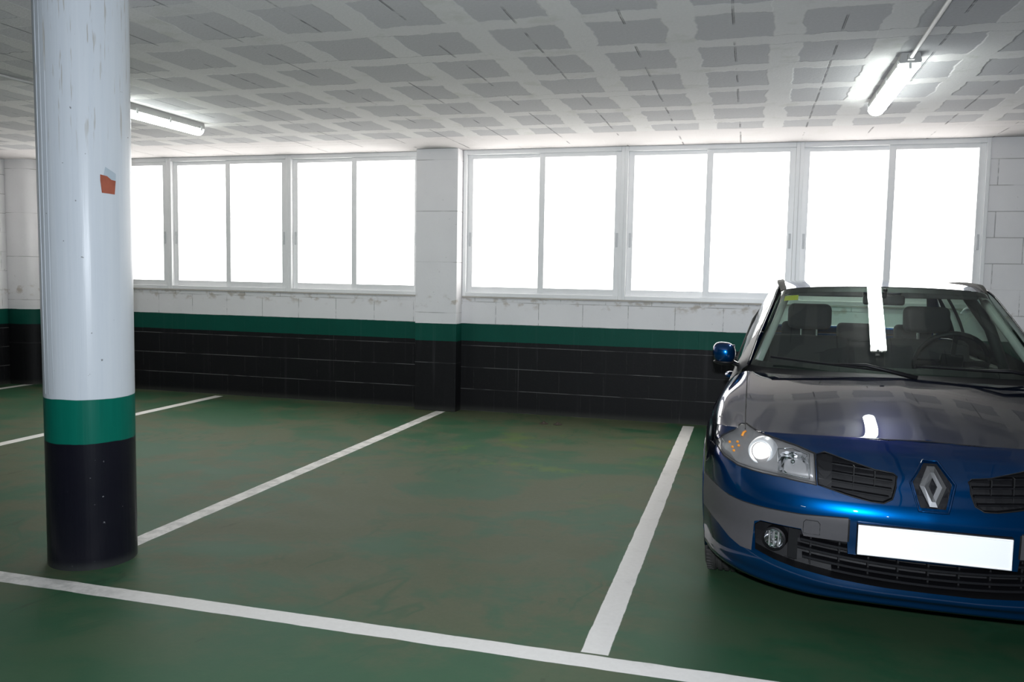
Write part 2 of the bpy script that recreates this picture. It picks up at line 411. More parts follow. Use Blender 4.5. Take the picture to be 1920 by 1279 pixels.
A0 = math.atan2(-CY, -CX)          # towards the camera
def cyl_poly(poly, r0, r1):
    """poly = (offset along the girth m, z); wrapped solid plate"""
    bm = bmesh.new()
    vs = [bm.verts.new((x, 0, z)) for x, z in poly]; bm.faces.new(vs)
    for k in range(-14, 15):
        bmesh.ops.bisect_plane(bm, geom=bm.verts[:]+bm.edges[:]+bm.faces[:], plane_co=(k*.014, 0, 0), plane_no=(1, 0, 0))
    ext = bmesh.ops.extrude_face_region(bm, geom=bm.faces[:])
    top = {v for v in ext['geom'] if isinstance(v, bmesh.types.BMVert)}
    for v in bm.verts:
        r = r1 if v in top else r0; a = A0 + v.co.x/CR
        v.co = Vector((r*math.cos(a), r*math.sin(a), v.co.z))
    bmesh.ops.recalc_face_normals(bm, faces=bm.faces)
    return bm
M_brick = simple('bare_brick', (.30, .080, .045), .85, vary=.35, vscale=22)
M_filler = simple('pale_filler', (.36, .42, .47), .6, vary=.12, vscale=20)
obj('brick_patch', cyl_poly([(.068, 1.775), (.128, 1.772), (.134, 1.835), (.112, 1.838), (.092, 1.853), (.062, 1.858), (.062, 1.83)], CR*1.0, CR*1.016+.002), M_brick, col)
obj('plaster_patch', cyl_poly([(.075, 1.845), (.136, 1.825), (.137, 1.868), (.085, 1.895)], CR*1.0, CR*1.016), M_filler, col)

# ------------------------------------------------------------ ceiling lamps
M_lbase = simple('lamp_grey_plastic', (.33, .33, .32), .5)
M_tube = emis('lit_diffuser', (.93, 1., .97), TUBE_POWER)
M_clip = simple('lamp_clip', (.45, .46, .45), .4)
M_cond = simple('conduit_grey', (.36, .36, .35), .5)
def lamp(x, y0, y1, label):
    r = empty('ceiling_lamp', (x, (y0+y1)/2, CZ)); L = (y1-y0)/2
    tag(r, label, 'lamp', 'fluorescent ceiling lamps')
    bm = bmesh.new()
    add_prism(bm, [(-.048, 0), (.048, 0), (.058, -.045), (.054, -.056), (-.054, -.056), (-.058, -.045)], -L, L)
    add_box(bm, -.018, .018, -L-.03, -L+.01, -.045, -.010, bev=.004)
    obj('housing', bm, M_lbase, r)
    prof = [(.055*math.cos(a), -.056-.048*math.sin(a)) for a in [math.pi*k/10 for k in range(11)]]
    bm = bmesh.new(); add_prism(bm, prof, -L+.012, L-.012)
    obj('diffuser', bm, M_tube, r, smooth=True, angle=40)
    for s in (-1, 1):
        for q in (-.92, -.3, .3, .92):
            obj('clip', add_box(bmesh.new(), s*.057-.005, s*.057+.005, q*L-.012, q*L+.012, -.072, -.030, bev=.002), M_clip, r)
    obj('clip', add_box(bmesh.new(), -.008, .008, -L-.002, -L+.016, -.088, -.052, bev=.002), M_clip, r)
    return r
lamp(.815, 5.17, 6.50, 'lit fluorescent ceiling lamp above the blue car, on the conduit running towards the viewer')
lamp(-4.68, 5.10, 6.40, 'lit fluorescent ceiling lamp partly hidden behind the round column')
lamp(.80, -8.6, -7.3, 'lit fluorescent ceiling lamp behind the viewer, in line with the one above the blue car')
lamp(-4.66, -8.6, -7.3, 'lit fluorescent ceiling lamp behind the viewer, in line with the one behind the round column')
bm = bmesh.new(); add_tube(bm, [(.80, -7.25, CZ-.020), (.80, 3.6, CZ-.020), (.812, 5.12, CZ-.032)], .0115, 10)
for y in (3.0, 4.1): add_box(bm, .780, .824, y-.010, y+.010, CZ-.034, CZ-.002)
tag(obj('conduit', bm, M_cond, smooth=True, angle=40), 'grey conduit along the ceiling leading to the lamp above the car', 'conduit')
bm = bmesh.new(); add_tube(bm, [(-4.80, -1.0, CZ-.012), (-4.82, 4.6, CZ-.012), (-4.68, 5.05, CZ-.028)], .011, 10)
tag(obj('conduit', bm, M_cond, smooth=True, angle=40), 'grey conduit on the ceiling left of the round column', 'conduit')

# rusty anchor stubs left in the floor by the wall
M_rust = simple('rusty_steel', (.045, .035, .025), .8, .2, .3)
for x_, lb in ((-1.86, 'left one of two rusty anchor stubs in the floor by the black wall'), (-1.722, 'right one of two rusty anchor stubs in the floor by the black wall')):
    bm = bmesh.new(); add_lathe(bm, [(.045, 0), (.045, .004), (.020, .012), (.012, .024), (0, .026)], 20, 'z', (x_, 7.78, 0))
    tag(obj('anchor_stub', bm, M_rust, smooth=True, angle=40), lb, 'bolt', 'anchor stubs in the floor')
# ------------------------------------------------------------ the blue car
def paint_mat():
    t = NT('blue_metallic_paint'); co = t.coord()
    fl_ = t.noise(co, 900., 1)
    c = t.mix(fl_, (.0, .026, .095), (.0, .044, .150))
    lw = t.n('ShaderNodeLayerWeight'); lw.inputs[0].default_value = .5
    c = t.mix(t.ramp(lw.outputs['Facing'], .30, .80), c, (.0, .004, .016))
    t.bsdf(Base_Color=c, Metallic=.75, Roughness=.28, Specular_IOR_Level=.05, Specular_Tint=(.0, .12, .35), Coat_Weight=1., Coat_Roughness=.01, Coat_IOR=1.5)
    return t.m
M_paint = paint_mat()
M_strip = simple('grey_bumper_plastic', (.055, .052, .056), .42, 0, .08, 60)
M_blk = simple('black_plastic', (.006, .006, .007), .5, 0, .1, 40, Specular_IOR_Level=.25)
M_blkgl = simple('gloss_black_trim', (.010, .010, .012), .12)
M_slat = simple('grille_plastic', (.006, .006, .0075), .42, 0, .1, 40, Specular_IOR_Level=.2)
M_seam = simple('panel_gap', (.003, .003, .004), .8)
M_ring = simple('headlamp_ring', (.72, .72, .72), .3, .35, .02)
M_trim = simple('roof_trim_rubber', (.05, .046, .042), .7, 0, .1, 40, Specular_IOR_Level=.2)
M_emb = simple('emblem_metal', (.30, .30, .31), .28, .85, .02)
M_chrome = simple('chrome', (.75, .76, .78), .08, 1., .02)
M_satin = simple('satin_reflector', (.30, .29, .285), .35, .5, .25, 9)
M_amber = simple('amber_lamp', (.85, .30, .03), .15)
M_glass = glassy('tinted_windscreen', (.74, .86, .79), .0, 1.52, 1.0)
M_lens = glassy('headlamp_lens', (.93, .94, .95), .0, 1.45, .9)
M_tyre = None
def tyre_mat():
    t = NT('tyre_rubber'); co = t.coord()
    t.bsdf(Base_Color=t.mix(t.noise(co, 25., 4), (.018, .017, .017), (.045, .042, .040)), Roughness=.75); return t.m
M_tyre = tyre_mat()
M_rim = simple('alloy_rim', (.42, .43, .45), .3, .9)
M_seat = simple('dark_seat_fabric', (.018, .018, .020), .9, 0, .2, 60)
M_int = simple('dark_cabin_plastic', (.016, .016, .017), .7, 0, .1, 30)
M_lint = simple('cabin_pillar_trim', (.30, .30, .295), .8)
M_plate = simple('white_plate', (.93, .93, .93), .35, 0, .01)
M_mirrorg = simple('mirror_glass', (.8, .8, .8), .02, 1., .01)
M_yel = simple('yellow_sticker', (.42, .40, .03), .6)
M_proj = emis('projector_flash_glare', (1., .98, .97), 3.0)  # emission stands in for the flash thrown back by the lens

CAR = empty('car', (.6907, 3.3428, 0), -.02696)
tag(CAR, 'dark blue hatchback car parked nose out at the right, blank white number plate', 'car')

def catmull(P, n):
    """P (k, ..., 3) -> resample first axis to n, Catmull-Rom"""
    P = np.asarray(P, float); k = len(P)
    Pe = np.concatenate([[2*P[0]-P[1]], P, [2*P[-1]-P[-2]]])
    out = []
    for s in np.linspace(0, k-1, n):
        i = min(int(s), k-2); f = s-i
        a, b, c, d = Pe[i], Pe[i+1], Pe[i+2], Pe[i+3]
        out.append(.5*(2*b+(c-a)*f+(2*a-5*b+4*c-d)*f*f+(3*b-a-3*c+d)*f**3))
    return np.array(out)
def surf(cage, nv, nu):
    a = catmull(cage, nv)                      # rows
    return catmull(a.transpose(1, 0, 2), nu).transpose(1, 0, 2)
def grid_bm(G, mirror=False, flip=False):
    bm = bmesh.new(); nv, nu, _ = G.shape
    V = [[bm.verts.new(G[i, j]) for j in range(nu)] for i in range(nv)]
    for i in range(nv-1):
        for j in range(nu-1):
            f = (V[i][j], V[i][j+1], V[i+1][j+1], V[i+1][j])
            bm.faces.new(f[::-1] if flip else f)
    return bm
def full(G):      # half grid (column 0 on the centreline) -> full width grid
    H = G[:, ::-1].copy(); H[..., 0] *= -1
    return np.concatenate([H[:, :-1], G], axis=1)
def mirror_pts(P): return [(-x, y, z) for x, y, z in P]

# --- nose and bonnet: rows from the lip up to the cowl, columns from the centre out to the wing
g = np.array([0, .006, .025, .055, .105, .19, .30, .45])
X = np.array([0, .20, .38, .52, .64, .74, .81, .855])
def row(x=None, y=None, z=None, y0=0, k=1., e=None):
    x = X if x is None else np.array(x); y = (y0+k*g) if y is None else np.array(y)
    z = np.full(8, z) if np.isscalar(z) else np.array(z)
    r = np.stack([x, y, z], 1)
    if e: r[7] = e
    return r
front = np.array([
 row(x=X*.96, y0=.30, k=.75, z=.185, e=(.82, .50, .20)),
 row(y0=.06, z=[.188, .188, .186, .192, .203, .214, .224, .232], e=(.850, .46, .235)),
 row(y0=.018, z=[.225, .225, .226, .238, .252, .265, .28, .29], e=(.857, .455, .295)),
 row(y0=.0, z=[.262, .262, .270, .291, .314, .333, .345, .352], e=(.862, .45, .355)),
 row(y0=.012, z=[.38, .38, .38, .385, .395, .41, .42, .43], e=(.866, .45, .43)),
 row(y0=.004, z=[.46, .46, .46, .46, .463, .468, .475, .48], e=(.868, .45, .485)),
 row(y0=.0, z=[.525, .525, .522, .519, .519, .524, .54, .55], e=(.866, .45, .555)),
 row(y0=.012, z=[.575, .575, .575, .575, .578, .585, .60, .61], e=(.862, .45, .61)),
 row(y0=.042, k=.96, z=[.63, .63, .63, .633, .638, .648, .665, .675], e=(.852, .455, .665)),
 row(y0=.078, k=.94, z=[.69, .69, .69, .692, .695, .70, .708, .706], e=(.838, .47, .706)),
 row(y=[.150, .154, .162, .186, .228, .29, .375, .495], z=[.745, .744, .741, .738, .737, .738, .738, .726], e=(.838, .505, .728)),
 row(y=[.212, .215, .222, .236, .272, .33, .415, .54], z=[.776, .775, .772, .768, .766, .768, .758, .742], e=(.842, .55, .744)),
 row(y=[.262, .263, .270, .284, .312, .36, .445, .575], z=[.797, .7965, .794, .790, .786, .788, .776, .750], e=(.845, .58, .752)),
 row(y=[.275, .276, .283, .297, .325, .375, .46, .60], z=[.800, .800, .798, .795, .792, .797, .785, .758], e=(.848, .61, .760)),
 row(y=[.50, .50, .505, .515, .535, .565, .62, .74], z=[.8613, .861, .859, .855, .849, .846, .826, .785], e=(.858, .745, .785)),
 row(y=[.78, .78, .787, .80, .82, .85, .88, .96], z=[.9203, .920, .918, .913, .905, .896, .867, .812], e=(.852, .965, .812)),
 row(x=[0, .2, .38, .52, .635, .725, .782, .822], y=[1.05, 1.058, 1.09, 1.125, 1.17, 1.21, 1.27, 1.35], z=[.9589, .9585, .957, .954, .949, .940, .905, .862]),
])
def hood_z(x, y):
    d = y-.275; return .801+.25*d-.0516*d*d-.08*(math.sqrt(x*x+.0225)-.15)*(.7+.3*min(1, d/.3))
for i_ in (13, 14, 15, 16):
    for j_ in range(6): front[i_, j_, 2] = hood_z(front[i_, j_, 0], front[i_, j_, 1])
FG = surf(front, 121, 57)
FF = full(FG)
_P = FG.reshape(-1, 3)
_P = _P[(_P[:, 2] > .18)]
def surf_y(x, z):
    x = abs(x); d = (_P[:, 0]-x)**2+(_P[:, 2]-z)**2
    i = np.argsort(d)[:4]; wgt = 1/(d[i]+1e-7)
    return float((wgt*_P[i, 1]).sum()/wgt.sum())
_T = FG[60:].reshape(-1, 3)
def surf_z(x, y):
    x = abs(x); d = (_T[:, 0]-x)**2+(_T[:, 1]-y)**2
    i = np.argsort(d)[:4]; wgt = 1/(d[i]+1e-7)
    return float((wgt*_T[i, 2]).sum()/wgt.sum())
def inpoly(x, z, poly):
    c = False; n = len(poly)
    for i in range(n):
        (x1, z1), (x2, z2) = poly[i], poly[i-1]
        if (z1 > z) != (z2 > z) and x < (x2-x1)*(z-z1)/(z2-z1)+x1: c = not c
    return c
def flipx(poly): return [(-x, z) for x, z in poly][::-1]
def resample(poly, step, closed=True):
    out = []; n = len(poly)
    for i in range(n if closed else n-1):
        a = np.array(poly[i], float); b = np.array(poly[(i+1) % n], float)
        k = max(1, int(np.linalg.norm(b-a)/step))
        for q in range(k): out.append(tuple(a+(b-a)*q/k))
    if not closed: out.append(tuple(map(float, poly[-1])))
    return out
def smooth_poly(poly, n=6):      # closed Catmull-Rom in 2D
    P = [np.array(p, float) for p in poly]; k = len(P); out = []
    for i in range(k):
        a, b, c, d = P[i-1], P[i], P[(i+1) % k], P[(i+2) % k]
        for q in range(n):
            f = q/n; out.append(tuple(.5*(2*b+(c-a)*f+(2*a-5*b+4*c-d)*f*f+(3*b-a-3*c+d)*f**3)))
    return out
HEAD = [(.409, .628), (.470, .634), (.531, .640), (.634, .646), (.716, .655), (.776, .674), (.812, .706), (.818, .722),
        (.790, .748), (.745, .776), (.712, .795), (.69, .797), (.655, .788), (.587, .774), (.483, .755), (.416, .737)]
GRIL = [(.404, .632), (.30, .608), (.215, .593), (.170, .592), (.140, .608), (.127, .650), (.122, .688), (.135, .697), (.20, .704), (.30, .726), (.38, .745), (.412, .735)]
HEX = [(-.026, .745), (.026, .745), (.078, .675), (.050, .578), (-.050, .578), (-.078, .675)]
STRIP = [(.292, .524), (.461, .515), (.583, .516), (.69, .520), (.744, .527), (.801, .545), (.90, .572), (.90, .425),
         (.84, .408), (.785, .385), (.735, .352), (.69, .332), (.645, .330), (.638, .452), (.615, .462), (.46, .458), (.45, .430), (.292, .430)]
OPEN = [(.630, .340), (.636, .44), (.615, .460), (.46, .456), (.45, .430), (.292, .430), (.288, .384), (-.288, .384), (-.292, .430), (-.45, .430), (-.46, .456),
        (-.615, .460), (-.636, .44), (-.630, .340), (-.56, .318), (-.48, .301), (-.33, .283), (-.15, .274), (.15, .274), (.33, .283), (.48, .301), (.56, .318)]
def hood_z(x, y):
    d = y-.275; return .801+.25*d-.0516*d*d-.08*(math.sqrt(x*x+.0225)-.15)*(.7+.3*min(1, d/.3))
SHUTX = [(x, hood_z(x, y)-.0015) for x, y in ((0, .272), (.20, .273), (.38, .280), (.50, .292), (.60, .310))]
BON = SHUTX+[(.655, .789), (.692, .799), (.697, .83), (.704, .88), (.712, .93), (.715, 1.1), (0, 1.1)]
def cut(bm, poly, pred):
    """slice the faces near the outline along every edge of the outline (seen from the front)"""
    n = len(poly)
    for i in range(n):
        (x1, z1), (x2, z2) = poly[i-1], poly[i]
        mx, mz = (x1+x2)/2, (z1+z2)/2; L = math.hypot(x2-x1, z2-z1)
        if L < 1e-4: continue
        fs = [f for f in bm.faces if pred(f) and math.hypot((c := f.calc_center_median()).x-mx, c.z-mz) < L/2+.022]
        if not fs: continue
        es = list({e for f in fs for e in f.edges}); vs = list({v for f in fs for v in f.verts})
        bmesh.ops.bisect_plane(bm, geom=vs+es+fs, dist=1e-5, plane_co=(mx, 0, mz), plane_no=(z2-z1, 0, -(x2-x1)))
bm = grid_bm(FF)
fr = lambda f: f.calc_center_median().y < 1.4
for poly in (HEAD, flipx(HEAD), GRIL, flipx(GRIL), HEX, OPEN, STRIP, flipx(STRIP), BON, flipx(BON)):
    cut(bm, poly, fr)
cut(bm, [(.66, .700), (.90, .700)], fr); cut(bm, [(-.66, .700), (-.90, .700)], fr)
reg = {'bonnet': [], 'wing': [], 'wing2': [], 'bumper_strip': [], 'bumper_strip2': [], 'front_bumper': [], None: []}
for f in bm.faces:
    c = f.calc_center_median(); x, z = abs(c.x), c.z; y = c.y
    if y > .29 and z < .205: r = 'front_bumper'
    elif inpoly(x, z, HEAD) or inpoly(x, z, GRIL) or inpoly(x, z, HEX) or inpoly(c.x, z, HEX) or inpoly(c.x, z, OPEN): r = None
    elif inpoly(x, z, STRIP): r = 'bumper_strip' if c.x < 0 else 'bumper_strip2'
    elif inpoly(x, z, BON): r = 'bonnet'
    elif x > .66 and z > .700: r = 'wing' if c.x < 0 else 'wing2'
    else: r = 'front_bumper'
    reg[r].append([v.co.copy() for v in f.verts])
bm.free()
def from_polys(polys):
    b = bmesh.new(); d = {}
    for P in polys:
        vs = []
        for p in P:
            k = (round(p.x, 5), round(p.y, 5), round(p.z, 5))
            if k not in d: d[k] = b.verts.new(p)
            if d[k] not in vs: vs.append(d[k])
        if len(vs) > 2:
            try: b.faces.new(vs)
            except ValueError: pass
    bmesh.ops.recalc_face_normals(b, faces=b.faces)
    return b
_N = np.zeros_like(FF); _du = np.gradient(FF, axis=1); _dv = np.gradient(FF, axis=0)
_N = np.cross(_du, _dv); _N /= np.linalg.norm(_N, axis=2, keepdims=True)+1e-12
_FP, _NP = FF.reshape(-1, 3), _N.reshape(-1, 3)
if _NP[:, 1].sum() > 0: _NP = -_NP
def true_normals(o):
    me = o.data; V = np.array([v.co[:] for v in me.vertices]); out = np.zeros_like(V)
    for a in range(0, len(V), 500):
        D = ((V[a:a+500, None, :]-_FP[None])**2).sum(2); ix = np.argpartition(D, 4, axis=1)[:, :4]
        W = 1/(np.take_along_axis(D, ix, 1)+1e-8); out[a:a+500] = (_NP[ix]*W[..., None]).sum(1)
    out /= np.linalg.norm(out, axis=1, keepdims=True)
    # keep the winding in line with the outward normals
    flip = sum(1 for p in me.polygons if p.normal.dot(Vector(out[p.vertices[0]])) > 0)
    if flip < len(me.polygons)/2: me.flip_normals()
    me.normals_split_custom_set_from_vertices([tuple(n) for n in out])
    return o
def thick(o, t=.004, off=-1):
    md = o.modifiers.new('thickness', 'SOLIDIFY'); md.thickness = t; md.offset = off; return o
for r, nm, mt in (('bonnet', 'bonnet', M_paint), ('wing', 'front_wing', M_paint), ('wing2', 'front_wing', M_paint),
                  ('bumper_strip', 'bumper_strip', M_strip), ('bumper_strip2', 'bumper_strip', M_strip), ('front_bumper', 'front_bumper', M_paint)):
    true_normals(obj(nm, from_polys(reg[r]), mt, CAR, smooth=True))
def conform(poly, off=0., cell=.02, depth=0):
    """a patch filling the outline, laid on the nose surface at the given offset, optionally a closed slab"""
    b = bmesh.new(); poly = resample(poly, .02)
    vs = [b.verts.new((x, 0, z)) for x, z in poly]; b.faces.new(vs)
    xs = [p[0] for p in poly]; zs = [p[1] for p in poly]
    for ax, lo, hi in ((0, min(xs), max(xs)), (2, min(zs), max(zs))):
        k = lo+cell
        while k < hi:
            co = [0, 0, 0]; no = [0, 0, 0]; co[ax] = k; no[ax] = 1
            bmesh.ops.bisect_plane(b, geom=b.verts[:]+b.edges[:]+b.faces[:], dist=1e-5, plane_co=co, plane_no=no); k += cell
    for v in b.verts: v.co.y = surf_y(v.co.x, v.co.z)+off
    bmesh.ops.recalc_face_normals(b, faces=b.faces)
    if depth:
        if sum(f.normal.y for f in b.faces) > 0: bmesh.ops.reverse_faces(b, faces=b.faces)
        e = bmesh.ops.extrude_face_region(b, geom=b.faces[:])
        for v in [q for q in e['geom'] if isinstance(q, bmesh.types.BMVert)]: v.co.y += depth
        bmesh.ops.recalc_face_normals(b, faces=b.faces)
    return b
def ring_wall(poly, o0, o1, inset=0.):
    b = bmesh.new(); P = resample(poly, .02); n = len(P)
    A = [b.verts.new((x, surf_y(x, z)+o0, z)) for x, z in P]; B = [b.verts.new((x, surf_y(x, z)+o1, z)) for x, z in P]
    for i in range(n): b.faces.new((A[i], A[(i+1) % n], B[(i+1) % n], B[i]))
    return b
def on_surf(poly, off=0., closed=True): return [(x, surf_y(x, z)+off, z) for x, z in resample(poly, .02, closed)]
def bar(pts, hz, dy):
    """a slat: rectangular section swept along pts, hz high and dy deep"""
    b = bmesh.new(); R = []
    for p in pts:
        x, y, z = p
        R.append([b.verts.new(q) for q in ((x, y, z+hz/2), (x, y, z-hz/2), (x, y+dy, z-hz/2), (x, y+dy, z+hz/2))])
    for A, B in zip(R, R[1:]):
        for k in range(4): b.faces.new((A[k], A[(k+1) % 4], B[(k+1) % 4], B[k]))
    b.faces.new(R[0]); b.faces.new(R[-1][::-1]); bmesh.ops.recalc_face_normals(b, faces=b.faces)
    return b
sides = (-1, 1)
def sx(poly, s): return [(s*x, z) for x, z in poly]
# --- upper grilles
for s in sides:
    G = sx(GRIL, s); gr = obj('upper_grille', conform(G, .035, .03, .004), M_blk, CAR)
    obj('grille_surround', ring_wall(G, -.001, .036), M_blk, gr)
    b = bmesh.new(); add_tube(b, on_surf(G, .001), .003, 6, closed=True); obj('grille_rim', b, M_blk, gr, smooth=True)
    obj('grille_end_panel', conform(sx([(.405, .634), (.355, .622), (.350, .737), (.408, .737)], s), .012, .03, .02), M_blk, gr)
    for zc, xa in ((.700, .19), (.672, .137), (.643, .140), (.615, .150)):
        pts = [(s*x, surf_y(x, zc+(x-.2)*.06)+.006, zc+(x-.2)*.06) for x in np.linspace(xa, .355, 12)]
        obj('slat', bar(pts, .0055, .028), M_slat, gr)
    for xv in (.20, .275):
        zs = [z for z in np.linspace(.60, .735, 20) if inpoly(xv, z, GRIL)]
        obj('grille_rib', add_box(bmesh.new(), s*xv-.002, s*xv+.002, surf_y(xv, .66)+.016, surf_y(xv, .66)+.04, zs[0], zs[-1]), M_blk, gr)
# --- emblem in its hexagonal recess
em = obj('emblem_recess', conform(HEX, .012, .02, .004), M_paint, CAR)
obj('recess_wall', ring_wall(HEX, .0, .014), M_paint, em)
b = bmesh.new(); add_tube(b, on_surf(HEX, -.001), .004, 6, closed=True); obj('recess_rim', b, M_paint, em, smooth=True)
obj('recess_floor', conform([(x*.86, .663+(z-.663)*.88) for x, z in HEX], .009, .02, .003), M_blkgl, em)
def diamond(zc=.662, yf=0.):
    out = [(-.013, .728), (.013, .728), (.046, .665), (.013, .596), (-.013, .596), (-.046, .665)]
    inn = [(0, .694), (0, .694), (.0145, .664), (0, .632), (0, .632), (-.0145, .664)]
    mid = [((a[0]+c[0])/2, (a[1]+c[1])/2) for a, c in zip(out, inn)]
    b = bmesh.new()
    def ring(P, off): return [b.verts.new((x, surf_y(0, z)+off, z)) for x, z in P]
    O0 = ring(out, .010); O = ring(out, -.001); Mi = ring(mid, -.0075); I = ring(inn, -.001); I0 = ring(inn, .010)
    for A, B in ((O0, O), (O, Mi), (Mi, I), (I, I0)):
        for k in range(6):
            q = [A[k], A[(k+1) % 6], B[(k+1) % 6], B[k]]; b.faces.new(q)
    bmesh.ops.remove_doubles(b, verts=b.verts, dist=1e-5); bmesh.ops.recalc_face_normals(b, faces=b.faces)
    return b
obj('emblem', diamond(), M_emb, em)
# --- lower grille with plate and fog lamps
lg = obj('lower_grille', conform(OPEN, .085, .04, .004), M_blk, CAR)
obj('grille_surround', ring_wall(OPEN, -.001, .086), M_blk, lg)
for k, zc in enumerate((.412, .385, .352, .318, .292)):
    xm = (.455, .46, .47, .45, .34)[k]
    xs = np.linspace(-xm, xm, 31)
    obj('slat', bar([(x, surf_y(x, .36)+.018, zc+.03*abs(x/.5)**2) for x in xs], .009, .05), M_slat, lg)
for xv in np.linspace(-.42, .42, 9):
    obj('grille_rib', add_box(bmesh.new(), xv-.003, xv+.003, surf_y(xv, .36)+.045, surf_y(xv, .36)+.08, .285+.03*abs(xv/.5)**2, .425), M_blk, lg)
for s in sides:
    obj('fog_lamp_bezel', bar([(s*.47, surf_y(.47, .38)+.02, .385), (s*.505, surf_y(.505, .38)+.025, .385)], .12, .05), M_blk, lg)
    fy = surf_y(.56, .39)+.012; fc = (s*.560, fy, .392)
    fo = empty('fog_lamp', fc, s*math.radians(14), CAR); fo['label'] = 'round fog lamp beside the lower grille'
    obj('fog_lamp_housing', add_lathe(bmesh.new(), [(.040, -.004), (.047, .0), (.047, .05), (0, .05)], 28, caps=False), M_blk, fo, smooth=True, angle=40)
    obj('fog_lamp_reflector', add_lathe(bmesh.new(), [(.039, .004), (.030, .022), (.014, .032), (0, .034)], 28, caps=False), M_chrome, fo, smooth=True)
    b = bmesh.new(); 
    for q in (-.018, 0, .018): add_box(b, q-.003, q+.003, .002, .006, -.03, .03)
    obj('fog_lamp_fluting', b, M_satin, fo)
    obj('fog_lamp_lens', add_lathe(bmesh.new(), [(0, -.010), (.02, -.008), (.034, -.003), (.038, .001)], 28, caps=False), M_lens, fo, smooth=True)
    if s < 0:
        T = sx([(.392, .443), (.452, .443), (.452, .487), (.444, .498), (.401, .498), (.392, .487)], s)
        tc = obj('tow_cover', conform(T, -.0015, .03, .003), M_strip, CAR)
        b = bmesh.new(); add_tube(b, on_surf(T, -.0008), .0014, 5, closed=True); obj('cover_gap', b, M_seam, tc)
    E_ = sx([(.292, .432), (.292, .522), (.286, .522), (.286, .432)], s)
    obj('strip_end', conform(E_, -.002, .03, .03), M_blk, CAR)
py = -.012
pl = obj('number_plate', add_box(bmesh.new(), -.259, .259, py-.006, py, .398, .512, bev=.002), M_plate, CAR)
pl['label'] = 'blank white number plate'
b = bmesh.new(); add_tube(b, [(x, py-.007, z) for x, z in resample([(-.255, .402), (.255, .402), (.255, .508), (-.255, .508)], .05)], .0016, 6, closed=True)
obj('plate_rim', b, M_plate, pl)
obj('plate_holder', add_box(bmesh.new(), -.262, .262, py, .02, .393, .516, bev=.003), M_blk, CAR)
# --- headlamps
for s in sides:
    H = sx(HEAD, s)
    hl = obj('headlamp', conform(H, .115, .03, .004), M_blk, CAR); hl['label'] = 'clear headlamp with round projector and amber corner'
    obj('reflector_bowl', conform([(s*(.62+(abs(x)-.62)*.985), .70+(z-.70)*.97) for x, z in H], .050, .03, .003), M_satin, hl, smooth=True)
    obj('headlamp_side', ring_wall(H, .002, .116), M_satin, hl)
    lens = obj('headlamp_lens', conform(H, .001, .015), M_lens, hl, smooth=True)
    b = bmesh.new(); add_tube(b, on_surf(H, .003), .0035, 6, closed=True); obj('lens_edge', b, M_seam, hl)
    cx, cz = s*.626, .716
    cy = surf_y(cx, cz)+.020
    def place(b):
        bmesh.ops.transform(b, matrix=Matrix.Translation((cx, cy, cz)) @ Matrix.Rotation(s*math.radians(16), 4, 'Z'), verts=b.verts); return b
    obj('projector_ring', place(add_lathe(bmesh.new(), [(.040, .012), (.041, .0), (.046, -.006), (.052, .0), (.058, .03), (.060, .05)], 36, caps=False)), M_ring, hl, smooth=True)
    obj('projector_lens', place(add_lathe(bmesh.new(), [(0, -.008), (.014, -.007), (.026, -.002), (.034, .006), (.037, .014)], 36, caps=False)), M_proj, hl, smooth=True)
    cx2, cz2 = s*.498, .694; cy2 = surf_y(cx2, cz2)+.018
    b = bmesh.new()      # faceted high-beam reflector
    N1, N2 = 10, 4; rr = random.Random(3)
    rings = []
    for i in range(N2+1):
        r = .056*(1-i/N2*.86); d = .045*(1-(r/.056)**2)
        rings.append([b.verts.new((cx2+1.05*r*math.copysign(abs(math.cos(a))**.6, math.cos(a)), cy2+d+rr.uniform(-.004, .004), cz2+.86*r*math.copysign(abs(math.sin(a))**.6, math.sin(a)))) for a in [2*math.pi*(k+.5*(i % 2))/N1 for k in range(N1)]])
    for A, B in zip(rings, rings[1:]):
        for k in range(N1):
            b.faces.new((A[k], A[(k+1) % N1], B[k])); b.faces.new((A[(k+1) % N1], B[(k+1) % N1], B[k]))
    b.faces.new(rings[-1])
    obj('high_beam_reflector', b, M_chrome, hl, recalc=True)
    b = bmesh.new(); add_lathe(b, [(0, -.004), (.008, 0), (.010, .012), (.010, .03)], 14, 'y', (cx2, cy2+.012, cz2)); obj('bulb_cap', b, M_chrome, hl, smooth=True)
    b = bmesh.new(); add_tube(b, [(s*x, surf_y(x, z)+.020, z) for x, z in resample([(.436, .645), (.552, .655), (.556, .735), (.50, .743), (.438, .728)], .02)], .0032, 6, closed=True)
    obj('reflector_frame', b, M_chrome, hl, smooth=True)
    b = bmesh.new(); add_tube(b, [(s*x, surf_y(x, z)+.034, z) for x, z in resample([(.705, .758), (.700, .770), (.690, .776)], .008, False)], .006, 8, flat=.8)
    obj('indicator', b, M_amber, hl, smooth=True)
    b = bmesh.new()
    for px_, pz_ in ((.722, .735), (.716, .722), (.755, .728), (.742, .712), (.735, .700)):
        add_lathe(b, [(0, -.006), (.006, 0), (.0, .006)], 8, 'y', (s*px_, surf_y(px_, pz_)+.03, pz_))
    obj('indicator_bulb', b, M_amber, hl)
